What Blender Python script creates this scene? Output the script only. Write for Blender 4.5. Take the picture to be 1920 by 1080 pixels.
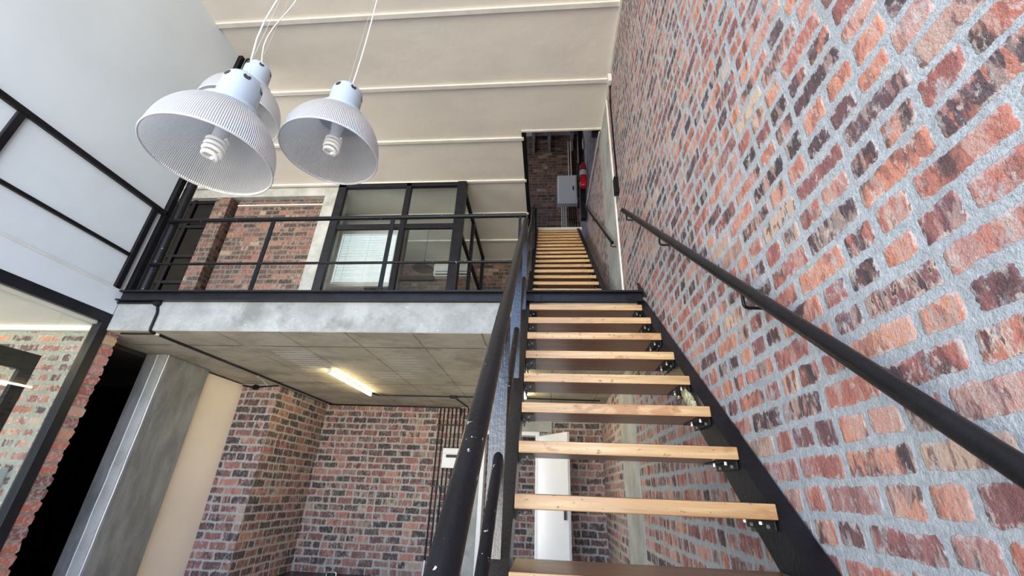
import bpy, bmesh, math, random
from mathutils import Vector, Matrix
random.seed(7)
C = bpy.context.scene
for o in list(bpy.data.objects): bpy.data.objects.remove(o)
COL = C.collection
PI = math.pi

# ---------------------------------------------------------------- camera
F_PX = 785.0
pit, yaw, rol = [math.radians(a) for a in (25.83, -5.33, 2.31)]
cp, sp, cy, sy = math.cos(pit), math.sin(pit), math.cos(yaw), math.sin(yaw)
fwd = Vector((sy*cp, cy*cp, sp)); rt = Vector((cy, -sy, 0)); up = rt.cross(fwd)
c_, s_ = math.cos(rol), math.sin(rol)
r2 = c_*rt + s_*up; u2 = -s_*rt + c_*up
cd = bpy.data.cameras.new('camera'); cam = bpy.data.objects.new('camera', cd); COL.objects.link(cam)
cam.matrix_world = Matrix(((r2.x, u2.x, -fwd.x, 0), (r2.y, u2.y, -fwd.y, 0), (r2.z, u2.z, -fwd.z, 0), (0, 0, 0, 1)))
cd.sensor_width = 36; cd.lens = 36*F_PX/1920; cd.clip_start = 0.02
C.camera = cam

# ---------------------------------------------------------------- world, light, exposure
W = bpy.data.worlds.new('daylight'); C.world = W; W.use_nodes = True
bg = W.node_tree.nodes['Background']
wt = W.node_tree
_tc = wt.nodes.new('ShaderNodeTexCoord'); _sx = wt.nodes.new('ShaderNodeSeparateXYZ'); _cr = wt.nodes.new('ShaderNodeValToRGB')
_mr = wt.nodes.new('ShaderNodeMapRange'); _mr.inputs[1].default_value = -1; _mr.inputs[2].default_value = 1
wt.links.new(_tc.outputs['Generated'], _sx.inputs[0]); wt.links.new(_sx.outputs[2], _mr.inputs[0]); wt.links.new(_mr.outputs[0], _cr.inputs[0])
# bright glow added below the horizon to lift ceiling and soffit, pale haze at it, blue sky above
_e = _cr.color_ramp.elements; _e[0].position = 0; _e[0].color = (.26, .235, .20, 1); _e[1].position = 1; _e[1].color = (.06, .13, .36, 1)
for p_, c_2 in ((.26, (.34, .31, .265, 1)), (.34, (.95, .87, .74, 1)), (.495, (1.0, .93, .82, 1)), (.51, (.62, .69, .78, 1)), (.60, (.33, .44, .60, 1)), (.75, (.13, .24, .50, 1))):
    k_ = _e.new(p_); k_.color = c_2
wt.links.new(_cr.outputs[0], bg.inputs[0]); bg.inputs[1].default_value = 9.0
C.cycles.diffuse_bounces = 8; C.cycles.max_bounces = 14; C.cycles.transparent_max_bounces = 16
C.view_settings.view_transform = 'Standard'; C.view_settings.look = 'None'
C.view_settings.gamma = 1; C.view_settings.exposure = 0.15
C.view_settings.use_curve_mapping = False

def portal(name, loc, rot, sx, sz):
    l = bpy.data.lights.new(name, 'AREA'); l.shape = 'RECTANGLE'; l.size = sx; l.size_y = sz
    l.cycles.is_portal = True
    o = bpy.data.objects.new(name, l); o.location = loc; o.rotation_euler = rot; COL.objects.link(o)
portal('daylight_opening', (-3.6, -2.15, 1.7), (PI/2, 0, 0), 8.8, 6.2)
FLOOR = -1.32

# ---------------------------------------------------------------- node helpers
class NB:
    def __init__(s, name):
        s.m = bpy.data.materials.new(name); s.m.use_nodes = True
        s.t = s.m.node_tree; s.t.nodes.clear()
        s.out = s.n('ShaderNodeOutputMaterial')
    def n(s, typ, **kw):
        n = s.t.nodes.new(typ)
        for k, v in kw.items(): setattr(n, k, v)
        return n
    def put(s, sock, v):
        if hasattr(v, 'is_linked') or isinstance(v, bpy.types.NodeSocket): s.t.links.new(v, sock)
        else:
            try: sock.default_value = v
            except Exception: sock.default_value = (*v, 1)
    def math(s, op, a, b=None, c=None):
        n = s.n('ShaderNodeMath', operation=op)
        s.put(n.inputs[0], a)
        if b is not None: s.put(n.inputs[1], b)
        if c is not None: s.put(n.inputs[2], c)
        return n.outputs[0]
    def vmath(s, op, a, b=None):
        n = s.n('ShaderNodeVectorMath', operation=op); s.put(n.inputs[0], a)
        if b is not None: s.put(n.inputs[1], b)
        return n.outputs[0]
    def comb(s, x, y, z=0.0):
        n = s.n('ShaderNodeCombineXYZ'); s.put(n.inputs[0], x); s.put(n.inputs[1], y); s.put(n.inputs[2], z); return n.outputs[0]
    def sep(s, v):
        n = s.n('ShaderNodeSeparateXYZ'); s.put(n.inputs[0], v); return n.outputs
    def noise(s, vec, scale, detail=4, rough=.55, out=0):
        n = s.n('ShaderNodeTexNoise'); s.put(n.inputs['Vector'], vec)
        n.inputs['Scale'].default_value = scale; n.inputs['Detail'].default_value = detail; n.inputs['Roughness'].default_value = rough
        return n.outputs[out]
    def wn(s, vec, out='Color'):
        n = s.n('ShaderNodeTexWhiteNoise', noise_dimensions='3D'); s.put(n.inputs['Vector'], vec); return n.outputs[out]
    def ramp(s, f, stops, interp='LINEAR'):
        n = s.n('ShaderNodeValToRGB'); n.color_ramp.interpolation = interp
        e = n.color_ramp.elements
        while len(e) < len(stops): e.new(.5)
        for i, (p, c) in enumerate(stops):
            e[i].position = p; e[i].color = (*c, 1) if len(c) == 3 else c
        s.put(n.inputs[0], f); return n.outputs[0]
    def sstep(s, v, a, b, lo=0., hi=1.):
        n = s.n('ShaderNodeMapRange', interpolation_type='SMOOTHSTEP'); s.put(n.inputs[0], v)
        n.inputs[1].default_value = a; n.inputs[2].default_value = b; n.inputs[3].default_value = lo; n.inputs[4].default_value = hi
        return n.outputs[0]
    def mix(s, f, a, b, mode='MIX'):
        n = s.n('ShaderNodeMix', data_type='RGBA', blend_type=mode)
        s.put(n.inputs[0], f); s.put(n.inputs[6], a if not isinstance(a, tuple) else (*a, 1) if len(a) == 3 else a)
        s.put(n.inputs[7], b if not isinstance(b, tuple) else (*b, 1) if len(b) == 3 else b)
        return n.outputs[2]
    def obj(s): return s.n('ShaderNodeTexCoord').outputs['Object']
    def bump(s, h, dist, strength=1.0):
        n = s.n('ShaderNodeBump'); n.inputs['Distance'].default_value = dist; n.inputs['Strength'].default_value = strength
        s.put(n.inputs['Height'], h); return n.outputs[0]
    def pbr(s, col, rough=.6, metal=0., normal=None, spec=None, coat=None):
        b = s.n('ShaderNodeBsdfPrincipled')
        s.put(b.inputs['Base Color'], col if not isinstance(col, tuple) else (*col, 1))
        s.put(b.inputs['Roughness'], rough); s.put(b.inputs['Metallic'], metal)
        if normal is not None: s.put(b.inputs['Normal'], normal)
        if spec is not None: b.inputs['Specular IOR Level'].default_value = spec
        if coat is not None: b.inputs['Coat Weight'].default_value = coat; b.inputs['Coat Roughness'].default_value = .12
        s.t.links.new(b.outputs[0], s.out.inputs[0]); return b

def simple(name, col, rough=.5, metal=0., var=.06, vscale=6, bump=0., bscale=120, spec=None, coat=None):
    b = NB(name); p = b.obj(); n = b.noise(p, vscale, 5)
    f = b.sstep(n, .3, .7, 1-var, 1+var)
    c = b.vmath('SCALE', b.mix(0., col, col)); c.node.inputs['Scale'].default_value = 1; b.put(c.node.inputs['Scale'], f)
    nm = b.bump(b.noise(p, bscale, 3), bump) if bump else None
    b.pbr(c, rough, metal, nm, spec, coat); return b.m

MORTAR = (.40, .42, .43)
PAINT = [(-2.66, -2.30, 3.72, 4.32, .078, .9), (-2.72, -2.35, 4.36, 4.55, .09, .6), (-1.60, -1.28, 3.85, 4.45, .10, .45), (-1.95, -1.50, 4.45, 4.75, .11, .6), (-1.12, -.62, 5.10, 5.45, .12, .6)]
def brick(name, v0=0.0, u0=0.0, mortar=MORTAR, mw=.017, dark=.0, lime=.35, sat=1.0, stops=None, bumpd=.006, seed=1.0, header=.4, L=.236, H=.0864, band=1.0):
    b = NB(name)
    P = b.obj(); ps = b.sep(P)
    g = b.n('ShaderNodeNewGeometry'); nx = b.math('ABSOLUTE', b.sep(g.outputs['True Normal'])[0])
    side = b.math('GREATER_THAN', nx, .5)
    nm_ = b.n('ShaderNodeMix', data_type='FLOAT'); b.put(nm_.inputs[0], side); b.put(nm_.inputs[2], ps[0]); b.put(nm_.inputs[3], ps[1])
    u, v = nm_.outputs[0], ps[2]
    warp = b.sep(b.noise(P, 5, 2, out=1)); w2 = b.sep(b.noise(P, 34, 3, .6, out=1))
    u = b.math('ADD', u, b.math('ADD', b.math('MULTIPLY', b.math('SUBTRACT', warp[0], .5), .03), b.math('MULTIPLY', b.math('SUBTRACT', w2[0], .5), .010)))
    v = b.math('ADD', v, b.math('ADD', b.math('MULTIPLY', b.math('SUBTRACT', warp[1], .5), .026), b.math('MULTIPLY', b.math('SUBTRACT', w2[1], .5), .011)))
    vr = b.math('DIVIDE', b.math('SUBTRACT', v, v0), H)
    row = b.math('FLOOR', vr); fv = b.math('FRACT', vr)
    rw = b.wn(b.comb(row, seed, 3.3), 'Value')
    ur = b.math('DIVIDE', b.math('SUBTRACT', u, u0), L)
    ur = b.math('ADD', ur, b.math('ADD', b.math('MULTIPLY', b.math('FLOORED_MODULO', row, 2.), .5), b.math('MULTIPLY', b.math('SUBTRACT', rw, .5), .16)))
    col = b.math('FLOOR', ur); fu = b.math('FRACT', ur)
    r = b.sep(b.wn(b.comb(col, row, seed)))
    split = b.math('LESS_THAN', r[0], header)
    f2 = b.math('MULTIPLY', fu, 2.); half = b.math('FLOOR', f2); fh = b.math('FRACT', f2)
    def fmix(f, a, c):
        n = b.n('ShaderNodeMix', data_type='FLOAT'); b.put(n.inputs[0], f); b.put(n.inputs[2], a); b.put(n.inputs[3], c); return n.outputs[0]
    fx = fmix(split, fu, fh); LW = fmix(split, L, L/2)
    idc = b.math('ADD', col, b.math('MULTIPLY', b.math('MULTIPLY', split, half), .37))
    rid = b.sep(b.wn(b.comb(idc, row, b.math('ADD', 7.7, seed) if False else 7.7+seed)))
    rid2 = b.sep(b.wn(b.comb(idc, row, 19.1+seed)))
    dx = b.math('MULTIPLY', b.math('ABSOLUTE', b.math('SUBTRACT', fx, .5)), LW)
    dy = b.math('MULTIPLY', b.math('ABSOLUTE', b.math('SUBTRACT', fv, .5)), H)
    R = .012
    jx = b.math('MULTIPLY', b.math('SUBTRACT', rid2[0], .4), .006); jy = b.math('MULTIPLY', b.math('SUBTRACT', rid2[1], .4), .008)
    hx = b.math('SUBTRACT', b.math('SUBTRACT', b.math('MULTIPLY', LW, .5), mw/2-R+.0), jx)
    qx = b.math('SUBTRACT', dx, b.math('SUBTRACT', b.math('SUBTRACT', b.math('MULTIPLY', LW, .5), mw/2+R), jx))
    qy = b.math('SUBTRACT', dy, b.math('SUBTRACT', H/2-mw/2-R, jy))
    mx, my = b.math('MAXIMUM', qx, 0.), b.math('MAXIMUM', qy, 0.)
    d = b.math('ADD', b.math('SQRT', b.math('ADD', b.math('MULTIPLY', mx, mx), b.math('MULTIPLY', my, my))), b.math('MINIMUM', b.math('MAXIMUM', qx, qy), 0.))
    d = b.math('SUBTRACT', d, R)
    n3 = b.noise(P, 90, 4, .65); n4 = b.noise(P, 22, 4, .6)
    d = b.math('ADD', d, b.math('ADD', b.math('MULTIPLY', b.math('SUBTRACT', n3, .5), .013), b.math('MULTIPLY', b.math('SUBTRACT', n4, .5), .014)))
    mask = b.sstep(d, -.0014, .0012, 1., 0.)
    soft = b.sstep(d, -.010, .002, 1., 0.)
    if stops is None:
        stops = [(0, (.06, .05, .055)), (.17, (.13, .075, .085)), (.32, (.24, .085, .085)), (.48, (.38, .095, .065)), (.62, (.50, .135, .065)), (.73, (.60, .20, .08)), (.82, (.52, .26, .20)), (.91, (.36, .15, .13)), (1., (.60, .42, .27))]
    base = b.ramp(rid[0], stops)
    # kiln variation inside a brick: bands and blotches
    nb = b.noise(b.vmath('MULTIPLY', P, (1.0, 1.0, .55)), 11, 4, .6)
    nb2 = b.noise(b.vmath('MULTIPLY', P, (2.2, 2.2, .7)), 17, 3, .55)
    alt = b.ramp(b.math('FRACT', b.math('ADD', rid[1], b.math('MULTIPLY', nb2, .35))), stops)
    base = b.mix(b.math('MULTIPLY', b.sstep(nb2, .50, .56), b.sstep(rid2[2], .3, .6, .15, .8)), base, alt)
    darkf = b.math('MULTIPLY', b.sstep(nb, .48, .62), b.sstep(rid[2], .45-dark, .85-dark, 0., .92))
    base = b.mix(darkf, base, (.055, .052, .058))
    # lighter and darker bands across the face, left by stacking in the kiln
    bandn = b.noise(b.comb(b.math('MULTIPLY', u, 17.), b.math('MULTIPLY', v, 4.), b.math('MULTIPLY', rid[0], 40.)), 1.3, 3, .6)
    base = b.mix(b.sstep(bandn, .54, .60, 0., .5*band), base, (.52, .36, .29))
    base = b.mix(b.sstep(bandn, .46, .40, 0., .45*band), base, (.15, .055, .05))
    gr = b.noise(P, 160, 3, .7)
    base = b.mix(b.sstep(gr, .56, .72, 0., .45), base, (.05, .035, .035))
    lf = b.math('MULTIPLY', b.sstep(b.math('ADD', b.noise(b.vmath('MULTIPLY', P, (1.4, 1.4, .8)), 30, 6, .72), b.sstep(d, -.014, 0., 0., .10)), .56, .66), lime)
    base = b.mix(lf, base, (.56, .50, .46))
    lf2 = b.math('MULTIPLY', b.sstep(b.noise(P, 8, 6, .78), .54, .70), min(1, lime*1.1))
    base = b.mix(lf2, base, tuple(min(1, c*1.05) for c in mortar))
    if sat != 1.0:
        hs = b.n('ShaderNodeHueSaturation'); hs.inputs['Saturation'].default_value = sat; b.put(hs.inputs['Color'], base); base = hs.outputs[0]
    mn = b.noise(P, 48, 5, .7)
    mcol = b.mix(b.sstep(mn, .3, .7), tuple(c*.80 for c in mortar), tuple(min(1, c*1.15) for c in mortar))
    mcol = b.mix(b.sstep(b.noise(P, 3, 3), .45, .7, 0., .35), mcol, tuple(c*.72 for c in mortar))
    colr = b.mix(mask, mcol, base)
    hgt = b.math('ADD', b.math('MULTIPLY', soft, .30), b.math('ADD', b.math('MULTIPLY', mask, .14), b.math('ADD', b.math('MULTIPLY', n3, .55), b.math('ADD', b.math('MULTIPLY', n4, .45), b.math('MULTIPLY', gr, .30)))))
    b.pbr(colr, fmix(mask, .92, .74), 0., b.bump(hgt, bumpd), spec=.25)
    return b.m

def brick_end_mat(name):
    b = NB(name); P = b.obj(); ps = b.sep(P)
    r = b.sep(b.wn(b.comb(b.math('FLOOR', b.math('DIVIDE', b.math('SUBTRACT', ps[2], FLOOR), .0864)), 3., 1.)))
    c = b.ramp(r[0], [(0, (.16, .09, .10)), (.3, (.36, .12, .10)), (.6, (.46, .15, .10)), (.8, (.52, .24, .19)), (1., (.60, .36, .16))])
    n = b.noise(P, 35, 5, .7)
    c = b.mix(b.sstep(n, .47, .60, 0., .85), c, (.42, .37, .35)); c = b.mix(b.sstep(b.noise(P, 60, 4, .7), .58, .68, 0., .6), c, (.14, .07, .06))
    b.pbr(c, .85, 0., b.bump(n, .008), spec=.2); return b.m

def concrete(name, a=(.30, .30, .285), c=(.46, .47, .46), stain=(.20, .19, .165), scale=2.2, stretch=(1, 1, 1), bumpd=.003, boards=None, chalk=.5, rough=.8):
    b = NB(name); P = b.obj(); Q = b.vmath('MULTIPLY', P, stretch)
    n = b.noise(Q, scale, 6, .62); col = b.mix(b.sstep(n, .32, .68), a, c)
    col = b.mix(b.sstep(b.noise(Q, scale*.7, 4, .7), .52, .68, 0., .6), col, stain)
    fine = b.noise(Q, 70, 4, .7)
    col = b.mix(b.sstep(fine, .50, .75, 0., .35), col, tuple(x*.6 for x in a))
    ch = b.math('MULTIPLY', b.sstep(b.noise(b.vmath('MULTIPLY', P, (1, 1, 2.2)), 16, 6, .72), .64, .72), chalk)
    col = b.mix(ch, col, (.68, .69, .68))
    h = b.math('ADD', b.math('MULTIPLY', n, .5), b.math('MULTIPLY', fine, .2))
    if boards:
        ps = b.sep(P); wob = b.math('MULTIPLY', b.math('SUBTRACT', b.noise(P, 9, 3), .5), .02)
        def ln(x, per, off, w):
            f = b.math('FRACT', b.math('DIVIDE', b.math('SUBTRACT', b.math('ADD', x, wob), off), per))
            dd = b.math('MULTIPLY', b.math('MINIMUM', f, b.math('SUBTRACT', 1., f)), per)
            return b.sstep(dd, w*.5, w, 1., 0.)
        l1 = ln(ps[0], .575, -2.25, .009); l2 = ln(ps[1], 1.48, 3.57, .016)
        lines = b.math('MAXIMUM', b.math('MULTIPLY', l1, .8), l2)
        brk = b.sstep(b.noise(P, 4, 3), .30, .5)
        col = b.mix(b.math('MULTIPLY', b.math('MULTIPLY', lines, brk), .75), col, tuple(x*.35 for x in stain))
        h = b.math('SUBTRACT', h, b.math('MULTIPLY', lines, .5))
        streak = b.sstep(b.noise(b.vmath('MULTIPLY', P, (1, 2.2, 1)), 5, 6, .75), .52, .74, 0., .5)
        col = b.mix(streak, col, tuple(x*.55 for x in stain))
        # brushed strips of white paint left on the shuttered concrete
        tot = None
        for x0, x1, yy0, yy1, per, amt in PAINT:
            def win(v, lo, hi): return b.math('MULTIPLY', b.sstep(v, lo-.012, lo+.012), b.sstep(v, hi-.012, hi+.012, 1., 0.))
            sx = b.math('ADD', ps[0], b.math('ADD', wob, b.math('MULTIPLY', ps[1], 0.)))
            m_ = b.math('MULTIPLY', win(sx, x0, x1), win(ps[1], yy0, yy1))
            st_ = b.sstep(b.math('FRACT', b.math('DIVIDE', b.math('ADD', ps[1], wob), per)), .45, .60)
            m_ = b.math('MULTIPLY', b.math('MULTIPLY', m_, st_), amt)
            tot = m_ if tot is None else b.math('MAXIMUM', tot, m_)
        tot = b.math('MULTIPLY', tot, b.sstep(b.noise(P, 30, 4, .7), .30, .50))
        col = b.mix(tot, col, (.62, .60, .55))
    b.pbr(col, rough, 0., b.bump(h, bumpd), spec=.3); return b.m

def plaster(name, col, var=.04, lump=.004, rough=.7, patches=0.):
    b = NB(name); P = b.obj(); n = b.noise(P, 1.3, 4)
    cc = b.mix(b.sstep(n, .3, .7), tuple(x*(1-var) for x in col), tuple(min(1, x*(1+var)) for x in col))
    if patches:
        cc = b.mix(b.math('MULTIPLY', b.sstep(b.noise(P, 5, 4, .7), .64, .74), patches), cc, tuple(min(1, x*1.16) for x in col))
    h = b.math('ADD', b.noise(P, 3.5, 3), b.math('MULTIPLY', b.noise(P, 160, 3, .7), .10))
    b.pbr(cc, rough, 0., b.bump(h, lump), spec=.3); return b.m

def wood_edge(name):
    b = NB(name); P = b.obj()
    oi = b.n('ShaderNodeObjectInfo'); off = b.comb(b.math('MULTIPLY', oi.outputs['Random'], 37.), b.math('MULTIPLY', oi.outputs['Random'], 11.), b.math('MULTIPLY', oi.outputs['Random'], 23.))
    Q = b.vmath('ADD', P, off)
    S = b.vmath('MULTIPLY', Q, (1.1, 9, 14))
    n = b.noise(S, 1.6, 5, .6)
    wv = b.n('ShaderNodeTexWave', wave_type='RINGS', rings_direction='X'); wv.inputs['Scale'].default_value = 1.3; wv.inputs['Distortion'].default_value = 9
    wv.inputs['Detail'].default_value = 3; wv.inputs['Detail Scale'].default_value = 1.1; b.put(wv.inputs['Vector'], b.vmath('MULTIPLY', Q, (.9, 5, 9)))
    col = b.ramp(n, [(.25, (.28, .145, .055)), (.48, (.46, .285, .125)), (.75, (.66, .46, .235))])
    col = b.mix(b.math('MULTIPLY', b.sstep(wv.outputs[0], .55, .95), .45), col, (.40, .19, .07))
    st = b.sstep(b.noise(b.vmath('MULTIPLY', Q, (.5, 1, 1)), 6, 4, .65), .58, .63, 0., .65); col = b.mix(st, col, (.33, .14, .05))
    spk = b.sstep(b.noise(b.vmath('MULTIPLY', Q, (.5, 1, 1)), 70, 3, .6), .64, .70, 0., .8); col = b.mix(spk, col, (.10, .05, .03))
    b.pbr(col, .42, 0., b.bump(b.math('ADD', n, b.noise(b.vmath('MULTIPLY', Q, (8, 60, 90)), 3, 3)), .0006), coat=.25); return b.m

def wood_dark(name):
    b = NB(name); P = b.obj()
    n = b.noise(b.vmath('MULTIPLY', P, (1.0, 16, 10)), 2.0, 5, .6)
    col = b.ramp(n, [(.25, (.13, .060, .030)), (.55, (.23, .115, .060)), (.8, (.31, .17, .095))])
    kn = b.sstep(b.noise(P, 4.5, 2), .68, .74, 0., .7); col = b.mix(kn, col, (.05, .02, .01))
    b.pbr(col, .34, 0., b.bump(n, .0006), spec=.3, coat=.12); return b.m

def black_paint(name, col=(.0065, .0065, .008), rough=.30, chips=.0, brush=.0, bumpd=.0015, spec=.22):
    b = NB(name); P = b.obj()
    n = b.noise(P, 60, 4, .65)
    c = b.mix(b.sstep(b.noise(P, 8, 3), .35, .7), col, tuple(x*1.5 for x in col))
    if chips:
        cm = b.math('MULTIPLY', b.sstep(b.noise(b.vmath('MULTIPLY', P, (1, 1, .6)), 42, 4, .7), .665, .70), chips)
        c = b.mix(cm, c, (.62, .60, .58))
    h = n
    if brush: h = b.math('ADD', n, b.math('MULTIPLY', b.noise(b.vmath('MULTIPLY', P, (110, 110, 7)), 1.6, 3, .6), brush))
    b.pbr(c, rough, 0., b.bump(h, bumpd), spec=spec); return b.m

def glass_mat(name, tint=(.93, .96, .95), refl=.09, rough=.0):
    b = NB(name)
    t = b.n('ShaderNodeBsdfTransparent'); t.inputs[0].default_value = (*tint, 1)
    g = b.n('ShaderNodeBsdfGlossy'); g.inputs['Roughness'].default_value = rough
    lw = b.n('ShaderNodeFresnel'); lw.inputs[0].default_value = 1.5
    mx = b.n('ShaderNodeMixShader'); ge = b.n('ShaderNodeNewGeometry'); b.put(mx.inputs[0], b.math('MULTIPLY', b.math('SUBTRACT', 1., ge.outputs['Backfacing']), b.math('ADD', b.math('MULTIPLY', lw.outputs[0], .9), refl-.04)))
    b.t.links.new(t.outputs[0], mx.inputs[1]); b.t.links.new(g.outputs[0], mx.inputs[2]); b.t.links.new(mx.outputs[0], b.out.inputs[0])
    return b.m

def emit(name, col, s):
    b = NB(name); e = b.n('ShaderNodeEmission'); e.inputs[0].default_value = (*col, 1); e.inputs[1].default_value = s
    b.t.links.new(e.outputs[0], b.out.inputs[0]); return b.m

def dome_mat(name):
    b = NB(name); P = b.obj(); s = b.sep(P)
    ang = b.math('ARCTAN2', s[1], s[0])
    w = b.math('SINE', b.math('MULTIPLY', ang, 190.))
    w01 = b.math('MULTIPLY_ADD', w, .5, .5)
    fine = b.math('MULTIPLY_ADD', b.math('SINE', b.math('MULTIPLY', s[2], 900.)), .5, .5)
    tr = b.n('ShaderNodeBsdfTransparent'); tr.inputs[0].default_value = (.93, .94, .95, 1)
    tl = b.n('ShaderNodeBsdfTranslucent'); b.put(tl.inputs[0], b.mix(w01, (.50, .50, .51), (.86, .86, .86)))
    df = b.n('ShaderNodeBsdfDiffuse'); b.put(df.inputs[0], b.mix(w01, (.50, .50, .50), (.84, .84, .85)))
    gl = b.n('ShaderNodeBsdfGlossy'); gl.inputs['Roughness'].default_value = .22; gl.inputs[0].default_value = (1, 1, 1, 1)
    nrm = b.bump(b.math('ADD', w01, b.math('MULTIPLY', fine, .15)), .0022)
    for n in (gl, df): b.put(n.inputs['Normal'], nrm)
    m1 = b.n('ShaderNodeMixShader'); m1.inputs[0].default_value = .5; b.t.links.new(tl.outputs[0], m1.inputs[1]); b.t.links.new(df.outputs[0], m1.inputs[2])
    m2 = b.n('ShaderNodeMixShader'); m2.inputs[0].default_value = .30; b.t.links.new(m1.outputs[0], m2.inputs[1]); b.t.links.new(gl.outputs[0], m2.inputs[2])
    m3 = b.n('ShaderNodeMixShader'); b.put(m3.inputs[0], b.math('MULTIPLY_ADD', w01, .20, .70))
    b.t.links.new(tr.outputs[0], m3.inputs[1]); b.t.links.new(m2.outputs[0], m3.inputs[2]); b.t.links.new(m3.outputs[0], b.out.inputs[0])
    return b.m

M = dict(
    brick_right=brick('tumbled_brick_side_wall', v0=.0536, u0=1.044, mw=.022, lime=.70, mortar=(.39, .415, .43), sat=.82, dark=.10, bumpd=.009, header=.32),
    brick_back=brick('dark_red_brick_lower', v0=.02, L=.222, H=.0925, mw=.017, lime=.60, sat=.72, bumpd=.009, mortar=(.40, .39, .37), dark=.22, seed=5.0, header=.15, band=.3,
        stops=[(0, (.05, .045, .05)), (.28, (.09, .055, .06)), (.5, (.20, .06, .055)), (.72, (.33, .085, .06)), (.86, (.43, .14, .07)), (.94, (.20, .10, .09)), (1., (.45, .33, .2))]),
    brick_up=brick('brown_brick_upper', v0=.04, mw=.017, L=.25, H=.092, lime=.22, sat=.80, mortar=(.18, .155, .125), dark=.25, seed=9.0, header=.12, band=.25,
        stops=[(0, (.035, .028, .028)), (.3, (.08, .045, .035)), (.55, (.14, .06, .04)), (.78, (.22, .07, .045)), (.92, (.28, .11, .06)), (1., (.34, .26, .17))]),
    brick_shop=brick('weathered_brick_next_room', v0=-1.32, u0=.1, mw=.028, lime=.95, sat=.74, bumpd=.012, mortar=(.36, .37, .33), seed=13.0, header=.3),
    brick_ends=brick_end_mat('weathered_brick_ends'),
    concrete=concrete('cast_concrete', a=(.23, .24, .24), c=(.37, .39, .39), stain=(.13, .135, .125), chalk=1.0, bumpd=.006, scale=2.8),
    soffit=concrete('shuttered_concrete_soffit', a=(.36, .325, .25), c=(.50, .455, .36), stain=(.25, .215, .16), scale=2.6, stretch=(.9, 1.15, 1), boards=True, chalk=.35),
    column=concrete('column_concrete', a=(.165, .17, .17), c=(.26, .265, .265), stain=(.13, .135, .135), scale=4.5, stretch=(1.5, 1.5, .5), chalk=.25),
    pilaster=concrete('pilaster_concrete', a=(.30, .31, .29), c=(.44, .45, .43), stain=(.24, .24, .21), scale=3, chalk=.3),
    white=plaster('painted_white_plaster', (.56, .625, .68), rough=.5, lump=.002),
    ceiling=plaster('warm_white_ceiling_board', (.78, .735, .66), lump=.010, patches=.5),
    cream=plaster('cream_boarding', (.74, .66, .58)),
    batten=simple('painted_batten', (.76, .73, .67), .45),
    board=simple('white_infill_board', (.58, .65, .71), .5, var=.02),
    black=black_paint('black_steel_paint'),
    black_rail=black_paint('worn_black_handrail_paint', rough=.30, chips=1.0),
    black_post=black_paint('brushed_gloss_black_paint', rough=.24, brush=.5, bumpd=.0016, spec=.9),
    black_soft=black_paint('satin_charcoal_frame', col=(.010, .0105, .014), rough=.34),
    wood=wood_edge('worn_pine_edge'), wood_dark=wood_dark('varnished_pine'),
    grey_metal=simple('light_grey_enamel', (.62, .66, .68), .35, var=.03),
    white_gloss=simple('white_gloss_paint', (.70, .71, .73), .3, var=.02),
    pvc=simple('pale_grey_conduit', (.62, .61, .58), .45),
    zinc=simple('zinc_bolt', (.70, .70, .68), .3, metal=.8),
    red=simple('extinguisher_red', (.55, .02, .03), .25, coat=.5, var=.03),
    rubber=simple('black_rubber', (.02, .02, .02), .6),
    lamp_cap=simple('powder_blue_white_enamel', (.34, .41, .48), .32, var=.015),
    acrylic=simple('clear_acrylic_edge', (.50, .51, .53), .15, var=.02),
    dome=dome_mat('ribbed_clear_acrylic'),
    bulb=simple('opal_glass_tube', (.90, .90, .87), .2, var=.01),
    glass=glass_mat('clear_glass'), glass_dark=glass_mat('smoky_glass', (.34, .36, .36), .05),
    tube=emit('lit_fluorescent_tube', (1.0, .82, .44), 60.0),
    daywin=emit('daylight_behind_blind', (.80, .96, 1.0), 1.9),
    slat=simple('white_blind_slat', (.86, .90, .91), .5),
    floor=simple('screed_floor', (.62, .60, .56), .5, var=.12, vscale=2),
    dark_room=simple('dark_brown_paint', (.035, .026, .022), .8), void=simple('unlit_room_black', (.008, .006, .005), .9),  # near black stands for the darkness of the unlit rooms
    foam=simple('yellowed_filler_foam', (.52, .47, .28), .9, var=.35, vscale=40, bump=.02, bscale=60),
)

# ---------------------------------------------------------------- mesh helpers
def B(bm, x0, x1, y0, y1, z0, z1):
    vs = [bm.verts.new((x, y, z)) for x in (x0, x1) for y in (y0, y1) for z in (z0, z1)]
    for f in ((0, 1, 3, 2), (4, 6, 7, 5), (0, 4, 5, 1), (2, 3, 7, 6), (0, 2, 6, 4), (1, 5, 7, 3)):
        bm.faces.new([vs[i] for i in f])
    return vs
def BAR(bm, p, q, w, h, upv=(0, 0, 1)):
    """rectangular bar from p to q; w across, h along upv"""
    p, q = Vector(p), Vector(q); d = (q-p).normalized(); s = d.cross(Vector(upv)).normalized(); u = s.cross(d)
    vs = [bm.verts.new(e + s*a*w/2 + u*c*h/2) for e in (p, q) for a in (-1, 1) for c in (-1, 1)]
    for f in ((0, 1, 3, 2), (4, 6, 7, 5), (0, 4, 5, 1), (2, 3, 7, 6), (0, 2, 6, 4), (1, 5, 7, 3)):
        bm.faces.new([vs[i] for i in f])
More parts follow.
